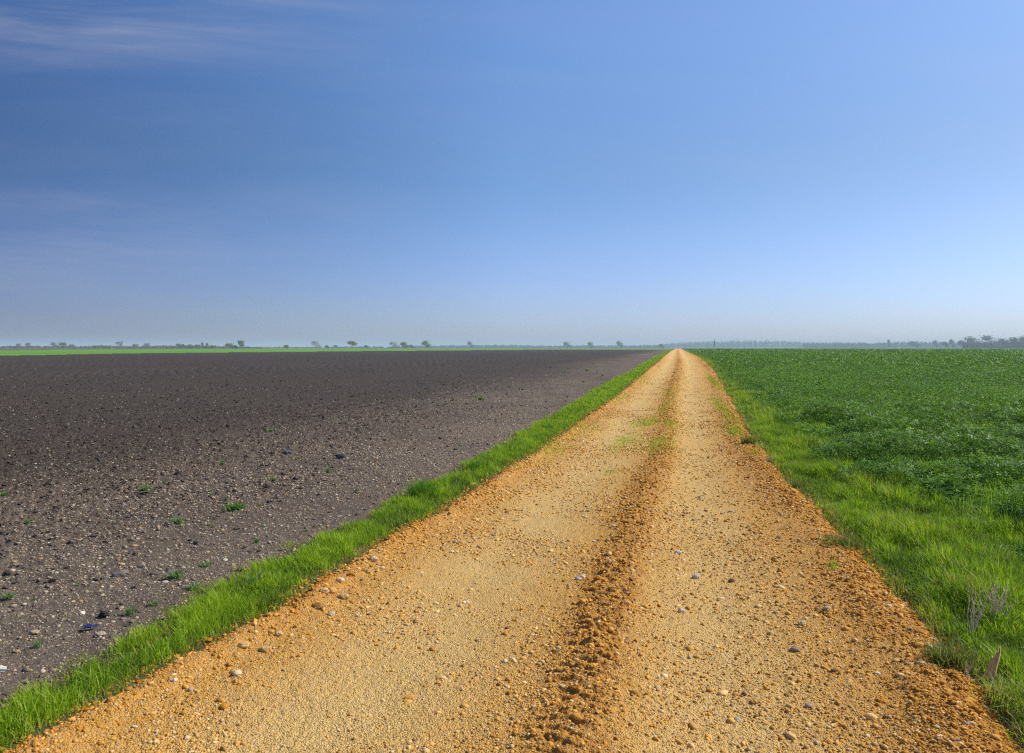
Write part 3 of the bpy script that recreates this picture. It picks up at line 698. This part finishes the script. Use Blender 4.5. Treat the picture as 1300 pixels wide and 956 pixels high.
def tube(pts, rad, tint, sides=5):
    pts = np.array(pts, float); V = []; n = len(pts)
    for i in range(n):
        d = pts[min(i + 1, n - 1)] - pts[max(i - 1, 0)]; d /= np.linalg.norm(d) + 1e-9
        a = np.cross(d, [0.3, 1, .1]); a /= np.linalg.norm(a) + 1e-9; b = np.cross(d, a)
        for k in range(sides):
            t = 2 * math.pi * k / sides; V.append(pts[i] + rad[i] * (a * math.cos(t) + b * math.sin(t)))
    Q = [(i * sides + k, i * sides + (k + 1) % sides, (i + 1) * sides + (k + 1) % sides, (i + 1) * sides + k) for i in range(n - 1) for k in range(sides)]
    return np.array(V), np.array(Q), [], np.tile(np.array(tint, float), (len(V), 1))
stalks(1236, 812, 26, 66, 7, 'grey dry weed stalks standing tallest in the right verge')
stalks(1262, 800, 34, 58, 9, 'bushy dead weed with fine grey twigs behind the tall stalks', 9)
stalks(1283, 775, 14, 26, 3, 'short dry stalk near the right picture edge in the grass')
stalks(1228, 868, 20, 22, 5, 'low dry twigs beside the tall stalks at the road corner')
def wood_piece():
    X, Y = place(1256, 868); s = Y / F
    # broken slab of pale wood standing in the grass
    H = 38 * s; W = 16 * s; T = 12 * s
    nx, nz = 9, 14; V = []; C = []
    for side in (-1, 1):
        for i in range(nz):
            t = i / (nz - 1)
            for j in range(nx):
                u = j / (nx - 1) * 2 - 1
                top = H * (.62 + .38 * sm(-.2, .9, np.float64(u)) + .06 * math.sin(u * 9))
                x = u * W / 2 * (1 - .25 * t) + .55 * t * W + .04 * W * math.sin(t * 7 + u * 3)
                y = side * T / 2 * (1 - .8 * u * u) * (1 - .5 * t) + .02 * W * math.sin(u * 14 + t * 3)
                V.append((x, y, t * top)); C.append(np.array([.80, .50, .24]) * (1 + .30 * math.sin(u * 11 + t * 2)))
    Q = []
    for sd in range(2):
        o = sd * nx * nz
        for i in range(nz - 1):
            for j in range(nx - 1):
                q = (o + i * nx + j, o + i * nx + j + 1, o + (i + 1) * nx + j + 1, o + (i + 1) * nx + j); Q.append(q if sd == 0 else q[::-1])
    o2 = nx * nz
    for i in range(nz - 1):
        Q.append((i * nx, (i + 1) * nx, o2 + (i + 1) * nx, o2 + i * nx)); Q.append((i * nx + nx - 1, o2 + i * nx + nx - 1, o2 + (i + 1) * nx + nx - 1, (i + 1) * nx + nx - 1))
    for j in range(nx - 1):
        a = (nz - 1) * nx + j; Q.append((a, a + 1, o2 + a + 1, o2 + a))
    o = mk('broken_wood', np.array(V), [np.array(Q)], M_DRY, {'tint': np.array(C)})
    o.location = (X, Y, float(relief(np.array([X]), np.array([Y]), False)[0][0]) + .01)
    tag(o, 'splintered piece of tan wood sticking up from the grass, lower right', 'wood')
wood_piece()
def scrap():
    X, Y = place(114, 801); s = Y / F; n = 13
    V = []; 
    for i in range(n):
        for j in range(n):
            u, v = i / (n - 1) - .5, j / (n - 1) - .5
            V.append((u * 17 * s * (1 - .3 * abs(v)), v * 11 * s, 2.4 * s * (fbm(np.array([u * 7.]), np.array([v * 7.]), 3, 9)[0] * 2.2 - .4)))
    Q = [(i * n + j, i * n + j + 1, (i + 1) * n + j + 1, (i + 1) * n + j) for i in range(n - 1) for j in range(n - 1)]
    o = mk('plastic_scrap', np.array(V), [np.array(Q)], M_SCRAP, {'tint': np.tile([.03, .045, .16], (n * n, 1))}, smooth=False)
    m = o.modifiers.new('thickness', 'SOLIDIFY'); m.thickness = .003
    o.location = (X, Y, float(surf(X, Y)[0][0]) + .012)
    tag(o, 'crumpled dark blue plastic scrap lying on the soil', 'litter')
scrap()

# ------------------------------------------------------------------ distant trees
def crown_faces(N, ctr, rad, fs, cols, hollow=.35):
    """small leaf and twig clumps through an uneven volume"""
    N = int(N); d = rng.normal(0, 1, (N, 3)); d /= np.linalg.norm(d, axis=1)[:, None]
    lump = 1 + .28 * np.sin(d @ rng.normal(0, 2.2, 3) + rng.random() * 6) + .2 * np.sin(d @ rng.normal(0, 4, 3) + 1)
    r = (hollow + (1 - hollow) * rng.random(N) ** .5) * lump
    P = ctr + d * r[:, None] * rad
    a = rng.normal(0, 1, (N, 3)); a /= np.linalg.norm(a, axis=1)[:, None]; b = np.cross(a, rng.normal(0, 1, (N, 3))); b /= np.linalg.norm(b, axis=1)[:, None]
    s = (fs * (.5 + rng.random(N)))[:, None]
    V = np.stack([P - a * s, P + b * s * .7, P + a * s, P - b * s * .7], 1).reshape(-1, 3)
    Q = np.arange(4 * N).reshape(-1, 4)
    return V, Q, [], np.repeat(lerp_cols(cols, rng.random(N), .2), 4, 0)
OLV = [(.13, .13, .05), (.22, .20, .08), (.32, .28, .12)]; BARE = [(.13, .11, .09), (.20, .17, .14), (.27, .23, .19)]; DRK = [(.045, .06, .035), (.07, .09, .045), (.11, .12, .06)]; GRN = [(.06, .10, .03), (.10, .15, .045), (.15, .19, .06)]
def tree(px, top, wpx, D, cols, label, group, N=420, trunkf=.3, fs=None, squash=1., name='tree', x_off=0.):
    X = (px - CX) * D / F; g = float(base_z(np.array([D]))[0]); H = EYE + (HY - top) * D / F - g; W = wpx * D / F * 1.25
    root = empty(name, (X, D, g)); tag(root, label, 'tree', group)
    acc = Acc(); th = H * .62
    wob = [np.array([rng.normal(0, .012 * H) * i, rng.normal(0, .012 * H) * i, th * i / 5]) for i in range(6)]
    acc.add(*tube(wob, [H * .022 * (1 - .13 * i) for i in range(6)], (.09, .075, .06), 7))
    for i in range(9):
        t = .35 + .6 * rng.random(); p = np.array([np.interp(t * 5, range(6), [w[k] for w in wob]) for k in range(3)])
        a = rng.random() * 6.28; e = np.array([math.cos(a) * W * .42, math.sin(a) * W * .42, H * (.12 + .25 * rng.random())]) * (.7 + .4 * rng.random())
        q = p + e; q[2] = min(q[2], H * .95)
        acc.add(*tube([p, p + e * .5 + [0, 0, -.02 * H], q], [H * .010, H * .007, H * .003], (.10, .085, .065), 5))
    acc.build('trunk', M_BARK, True, root)
    ch = H * (1 - trunkf); acc = Acc()
    fs = fs or .00045 * D
    k = 7
    for i in range(k):
        a = i * 2.4 + rng.random(); rr = W * .22 * (i > 0)
        c = np.array([math.cos(a) * rr, math.sin(a) * rr, H * trunkf + ch * (.5 + (.24 * math.sin(i * 2.1 + .6)) * (i > 0))])
        f = .72 if i == 0 else .46
        rad = np.array([W / 2 * f, W / 2 * f, ch / 2 * (f + .06)])
        c[2] = min(max(c[2], H * trunkf + rad[2] * .9), H - rad[2] * .95)
        acc.add(*crown_faces(N // k, c, rad, fs, cols, .15))
    acc.build('crown', M_CROWN, False, root)
    return root
GT = 'trees along the far side of the bright green field'
for a in [(24,435,6,900,BARE,'small bare grey tree nearest the left end of the far tree row'),
          (36,434,9,900,BARE,'bare grey tree second from the left end of the far tree row'),
          (69,433,10,900,BARE,'thin bare tree touching the left side of a rounded olive tree'),
          (80,433.5,9,820,OLV,'rounded olive tree near the left end, beside a thin bare tree'),
          (92,436,8,900,BARE,'low bare tree to the right of the rounded olive tree at the left end'),
          (152,431.5,10,850,BARE,'tall grey bare tree standing clear above the low hedge'),
          (172,436,8,880,BARE,'low grey tree right of the tall grey bare tree'),
          (187,434.5,9,900,BARE,'wide bare tree between the tall grey one and the olive bushes'),
          (227,435,8,820,BARE,'bare tree rising from the left end of the olive bushes'),
          (232,436.8,8,760,OLV,'olive bushy tree at the left end of the thick hedge'),
          (242,437,8,760,OLV,'dark olive round tree second in the thick hedge'),
          (252,437,9,760,OLV,'olive tree in the middle of the thick hedge'),
          (257,433.5,3,800,BARE,'very thin bare tree sticking up behind the hedge'),
          (263,434,4,800,BARE,'thin bare tree right of the thinnest one behind the hedge'),
          (271,438,9,760,OLV,'low round olive tree at the right end of the thick hedge'),
          (291,435,10,720,OLV,'yellowish olive tree leaning beside a small bush, left of the tall oval tree'),
          (299,438,4,720,OLV,'small bush between the leaning olive tree and the tall oval tree'),
          (306,430.5,9,720,OLV,'tall oval olive tree, highest near the left of the green field'),
          (364,437.5,6,760,OLV,'small pale olive tree standing alone on the far field edge'),
          (401,431.5,14,820,BARE,'wide grey bare tree in the middle of the far field edge'),
          (415,438,5,900,BARE,'low grey tree right of the wide bare one'),
          (426,438,5,900,BARE,'faint low tree left of the round single tree with a clear trunk'),
          (447,432,13,740,OLV,'round single tree with a clear trunk, like a small umbrella'),
          (465,438,5,900,BARE,'small hazy tree right of the umbrella-like tree'),
          (500,432.5,12,800,BARE,'bare spreading tree, left one of a close pair'),
          (513,433,11,780,OLV,'olive tree, right one of a close pair'),
          (522,437,7,900,BARE,'low hazy bush right of the close pair of trees'),
          (541,431.5,11,780,OLV,'crooked olive tree standing alone right of the pair'),
          (597,432,8,1100,BARE,'hazy tree standing above the left end of the blue woodland'),
          (720,433,9,1500,OLV,'hazy round tree, first of three spaced before the blue woodland'),
          (750,433.3,8,1500,OLV,'hazy narrow tree, second of three spaced before the blue woodland'),
          (787,432,9,1500,OLV,'hazy rounded tree, third of three, left of the road end'),
          (840,436,7,1300,OLV,'faint low tree just left of where the road ends')]:
    tf = .34 if 'clear trunk' in a[5] else (.1 if a[4] is OLV and a[3] < 770 and a[2] < 10 else .06)
    tree(a[0], a[1], a[2], a[3], a[4], a[5], GT, N=(560 if a[4] is BARE else 900), trunkf=tf, fs=(.00034 if a[4] is BARE else .00048) * a[3])
GR = 'darker trees at the right end of the horizon'
for a in [(1128.5,430,3,1600,DRK,'slender pointed dark tree rising like a spire from the right woodland'),
          (1161,432.3,13,1500,DRK,'broad hazy tree right of the spire-like tree'),
          (1188,430.8,7,1400,BARE,'small round bare tree standing above the woodland, left of a similar one'),
          (1200,433,9,1300,DRK,'low dark tree between two small bare trees'),
          (1209,429.5,8,1300,BARE,'small bare tree right of a similar one, above the woodland'),
          (1222,431,11,1250,BARE,'low bare tree left of the big dark pair'),
          (1236,425.5,20,1050,BARE,'big dark bare tree, left one of the big pair'),
          (1258,422.5,21,1050,BARE,'big dark bare tree, highest one of the right horizon'),
          (1275,428.5,14,1080,DRK,'lower dark tree between the highest tree and the last ones'),
          (1290,426,15,1050,DRK,'dark tree second from the right picture edge'),
          (1303,424.5,16,1050,BARE,'last dark tree cut by the right picture edge')]:
    tree(a[0], a[1], a[2], a[3], a[4], a[5], GR, N=900 if a[2] > 10 else 420, trunkf=.08, fs=.0006 * a[3])

def woods(name, prof, D, cols, label, thick=60, fs=.0007, dens=10.0, gap=0.):
    """a far belt of trees: prof lists (px, top row)"""
    acc = Acc(); p = np.array(prof, float); x0, x1 = p[0, 0], p[-1, 0]
    n = int((x1 - x0) / 2.4) + 1; g = float(base_z(np.array([D]))[0])
    for i in range(n):
        if rng.random() < gap: continue
        px = x0 + (x1 - x0) * (i + rng.random()) / n; top = np.interp(px, p[:, 0], p[:, 1]) + abs(rng.normal(0, .55))
        Di = D + rng.random() * thick; H = max(EYE + (HY - top) * Di / F - g, 1.5); W = (4 + 4 * rng.random()) * Di / F
        acc.add(*crown_faces(int(dens * 14), np.array([(px - CX) * Di / F, Di, g + H * .56]), np.array([W / 2, W / 2, H * .50]) / 1.22, fs * Di, cols, .1))
        k = int(dens * 10); low = np.array([(px - CX) * Di / F, Di, g + H * .22]); acc.add(*crown_faces(k, low, np.array([W * .6, W * .5, H * .26]), fs * Di, cols, .0))
    return tag(acc.build(name, M_CROWN, False), label, 'woodland', kind='stuff')
woods('hedgerow', [(-120,439),(0,439),(60,438.5),(165,439),(226,438.5),(280,439),(330,440.5)], 950, BARE, 'thin grey hedgerow behind the left tree row', 40, .0005, 12)
woods('hedgerow', [(118,438.2),(140,437.8)], 820, OLV, 'short stretch of olive bushes left of the tall grey bare tree', 20, .0005, 12)
woods('hedgerow', [(195,438.5),(224,438.2)], 900, BARE, 'grey hazy hedge left of the thick olive hedge', 30, .0005, 12)
woods('hedgerow', [(258,438.5),(272,438.5)], 800, BARE, 'bluish bushes inside the thick hedge, behind its right end', 30, .0005, 12)
woods('hedgerow', [(330,439.8),(380,440.2),(437,439.8),(495,439.6),(530,438)], 1500, BARE, 'scattered low hazy bushes along the middle of the horizon', 200, .0005, 9, .15)
woods('woods', [(528,438.5),(555,438.3),(590,437.8),(640,437.5),(700,438.5),(760,438),(800,438.2),(842,437)], 2100, DRK, 'low blue woodland left of the road end', 150, .0005, 12)
woods('woods', [(838,437),(852,435),(866,433.8),(890,433),(930,431.8),(990,431.8),(1030,433.6),(1100,434)], 2500, GRN, 'higher blue-green woodland behind the road end', 200, .0005, 14)
woods('woods', [(1020,434.8),(1060,435),(1110,434.6),(1140,433),(1170,433),(1225,434),(1300,433),(1420,432)], 1900, DRK, 'dark blue woodland belt on the right horizon', 120, .0005, 12)
woods('woods', [(-300,441),(-100,440.3)], 1500, DRK, 'low woodland beyond the left edge of the fields', 100, .0006, 10)
woods('underwood', [(1224,434.5),(1300,433),(1420,431)], 1090, DRK, 'dense underwood filling in below the big dark trees on the right', 30, .0006, 18)

def pole():
    D = 900.; X = (907 - CX) * D / F; g = float(base_z(np.array([D]))[0]); H = EYE + (HY - 429.8) * D / F - g
    root = empty('utility_pole', (X, D, g)); tag(root, 'dark utility pole standing alone against the blue woodland right of the road', 'pole')
    a = Acc()
    for s in (-1, 1): a.add(*tube([(s * .9, 0, 0), (s * .12, 0, H * .8)], [.17, .14], (.07, .065, .06), 8))
    a.build('leg', M_BARK, True, root)
    a = Acc(); a.add(*tube([(0, 0, H * .3), (0, 0, H)], [.22, .14], (.07, .065, .06), 8)); a.build('mast', M_BARK, True, root)
    a = Acc(); a.add(*tube([(-1.1, 0, H * .86), (1.1, 0, H * .86)], [.1, .1], (.07, .065, .06), 6)); a.build('crossarm', M_BARK, True, root)
    for s in (-1, 0, 1):
        a = Acc(); z = H * .86 if s else H; a.add(*tube([(s * 1., 0, z), (s * 1., 0, z + .3)], [.06, .05], (.3, .3, .3), 6)); a.build('insulator', M_STONE, True, root)
pole()

# ------------------------------------------------------------------ air
HAZE = .00034
bm_v = np.array([(x, y, z) for x in (-5000., 5000.) for y in (-900., 9400.) for z in (-1.5, 33.)])
me_f = np.array([(0, 1, 3, 2), (4, 6, 7, 5), (0, 4, 5, 1), (2, 3, 7, 6), (0, 2, 6, 4), (1, 5, 7, 3)])
mh = bpy.data.materials.new('haze'); mh.use_nodes = True; t = NT(mh.node_tree); t.n.remove(t.n['Principled BSDF'])
pv = t.new('ShaderNodeVolumePrincipled'); pv.inputs['Color'].default_value = (.66, .84, 1, 1); pv.inputs['Density'].default_value = HAZE; pv.inputs['Anisotropy'].default_value = .1
t.l.new(pv.outputs[0], t.n['Material Output'].inputs['Volume'])
hz = mk('haze', bm_v, [me_f], mh, smooth=False); tag(hz, 'thin blue haze over the plain', 'haze', kind='stuff')

# ------------------------------------------------------------------ sun, sky, camera
SUN_AZ, SUN_EL = math.radians(78), math.radians(43)
d = (math.sin(SUN_AZ) * math.cos(SUN_EL), math.cos(SUN_AZ) * math.cos(SUN_EL), math.sin(SUN_EL))
L = bpy.data.lights.new('sun', 'SUN'); L.energy = 5.0; L.angle = math.radians(.55); L.color = (1, .93, .81)
lo = bpy.data.objects.new('sun', L); COL.objects.link(lo)
from mathutils import Vector
lo.rotation_euler = Vector(d).to_track_quat('Z', 'Y').to_euler()
w = bpy.data.worlds.new('World'); scene.world = w; w.use_nodes = True; t = NT(w.node_tree)
bg = t.n['Background']; sky = t.new('ShaderNodeTexSky', sky_type='NISHITA'); sky.sun_disc = False
sky.sun_elevation = SUN_EL; sky.sun_rotation = SUN_AZ; sky.air_density = 1.0; sky.dust_density = .6; sky.ozone_density = 2.5; sky.altitude = 0
tc = t.new('ShaderNodeTexCoord'); sp = t.new('ShaderNodeSeparateXYZ'); t.l.new(tc.outputs['Generated'], sp.inputs[0])
az = t.math('DIVIDE', sp.outputs[0], t.math('MAXIMUM', sp.outputs[1], .05)); el = t.math('DIVIDE', sp.outputs[2], t.math('MAXIMUM', sp.outputs[1], .05))
cb = t.new('ShaderNodeCombineXYZ'); t.l.new(t.math('MULTIPLY', az, 1.0), cb.inputs[0]); t.l.new(t.math('MULTIPLY_ADD', az, .35, t.math('MULTIPLY', el, 7.0)), cb.inputs[1])
n1 = t.noise(cb.outputs[0], 1.6, 6, .55, .4); n2 = t.noise(cb.outputs[0], 4.5, 6, .6, .8)
# thin high cirrus: upper left, and fainter streaks half-way up on the left
m1 = t.math('MULTIPLY', t.ss(-.02, -.64, az), t.math('MULTIPLY', t.ss(.33, .42, el), t.ss(.62, .42, el)))
m2 = t.math('MULTIPLY', t.ss(-.10, -.65, az), t.math('MULTIPLY', t.ss(.05, .13, el), t.ss(.22, .17, el)))
ci = t.math('ADD', t.math('MULTIPLY', m1, .34), t.math('MULTIPLY', m2, .22))
ci = t.math('MULTIPLY', ci, t.ss(.30, .74, t.math('ADD', t.math('MULTIPLY', n1, .6), t.math('MULTIPLY', n2, .4))))
veil = t.math('MULTIPLY', t.ss(.35, .75, n1), .05)
cb2 = t.new('ShaderNodeCombineXYZ'); t.l.new(t.math('MULTIPLY', az, 2.2), cb2.inputs[0]); t.l.new(t.math('MULTIPLY_ADD', az, 3.0, t.math('MULTIPLY', el, 34.0)), cb2.inputs[1])
fib = t.noise(cb2.outputs[0], 1.3, 7, .62, .5)
ci = t.math('MULTIPLY', ci, t.math('ADD', .45, t.math('MULTIPLY', t.ss(.3, .7, fib), 1.0)))
ci = t.math('ADD', ci, veil, clamp=True)
def ramp3(cols):
    n = t.new('ShaderNodeValToRGB'); cr = n.color_ramp; cr.interpolation = 'EASE' if False else 'LINEAR'
    cr.elements[0].position = 0; cr.elements[1].position = 1; e = cr.elements.new(.5)
    for p, cc in zip((0, 1, 2), cols): cr.elements[p].color = (*[q / 2 for q in cc], 1)
    t.l.new(t.math('MULTIPLY_ADD', sp.outputs[0], .91, .5, clamp=True), n.inputs[0]); return n.outputs[0]
# a polarising-type clear spring sky: deep on the side away from the sun, pale towards it
hor = ramp3([(.42, .47, .88), (.88, .99, 1.62), (1.0, 1.12, 1.66)])
mid = ramp3([(.24, .39, .65), (.76, 1.0, 1.32), (1.07, 1.12, 1.29)])
top = ramp3([(.32, .58, .98), (1.06, 1.32, 1.66), (1.33, 1.45, 1.64)])
gr = t.mix(t.ss(.0, .24, sp.outputs[2]), hor, mid); gr = t.mix(t.ss(.18, .42, sp.outputs[2]), gr, top); gr = t.mix(t.ss(.46, .8, sp.outputs[2]), gr, (.33, .38, .48))
skyc = t.mix(1., t.mix(1., sky.outputs[0], gr, 'MULTIPLY'), (2, 2, 2), 'MULTIPLY')
c = t.mix(ci, skyc, (6.2, 6.1, 6.6))
t.l.new(c, bg.inputs[0]); bg.inputs[1].default_value = .1

cam = bpy.data.cameras.new('camera'); co = bpy.data.objects.new('camera', cam); COL.objects.link(co)
co.location = (0, 0, EYE); co.rotation_euler = (math.radians(90), 0, 0)
cam.sensor_width = 36; cam.lens = 36 * F / 1300; cam.shift_y = -(478 - HY) / 1300
cam.clip_start = .05; cam.clip_end = 30000
scene.camera = co
scene.view_settings.view_transform = 'Standard'; scene.view_settings.look = 'None'; scene.view_settings.gamma = 1; scene.view_settings.exposure = 0
scene.cycles.use_denoising = False
scene.cycles.max_bounces = 6; scene.cycles.volume_bounces = 2; scene.cycles.transparent_max_bounces = 8
scene.cycles.filter_width = 1.2 if hasattr(scene.cycles, 'filter_width') else 1.5
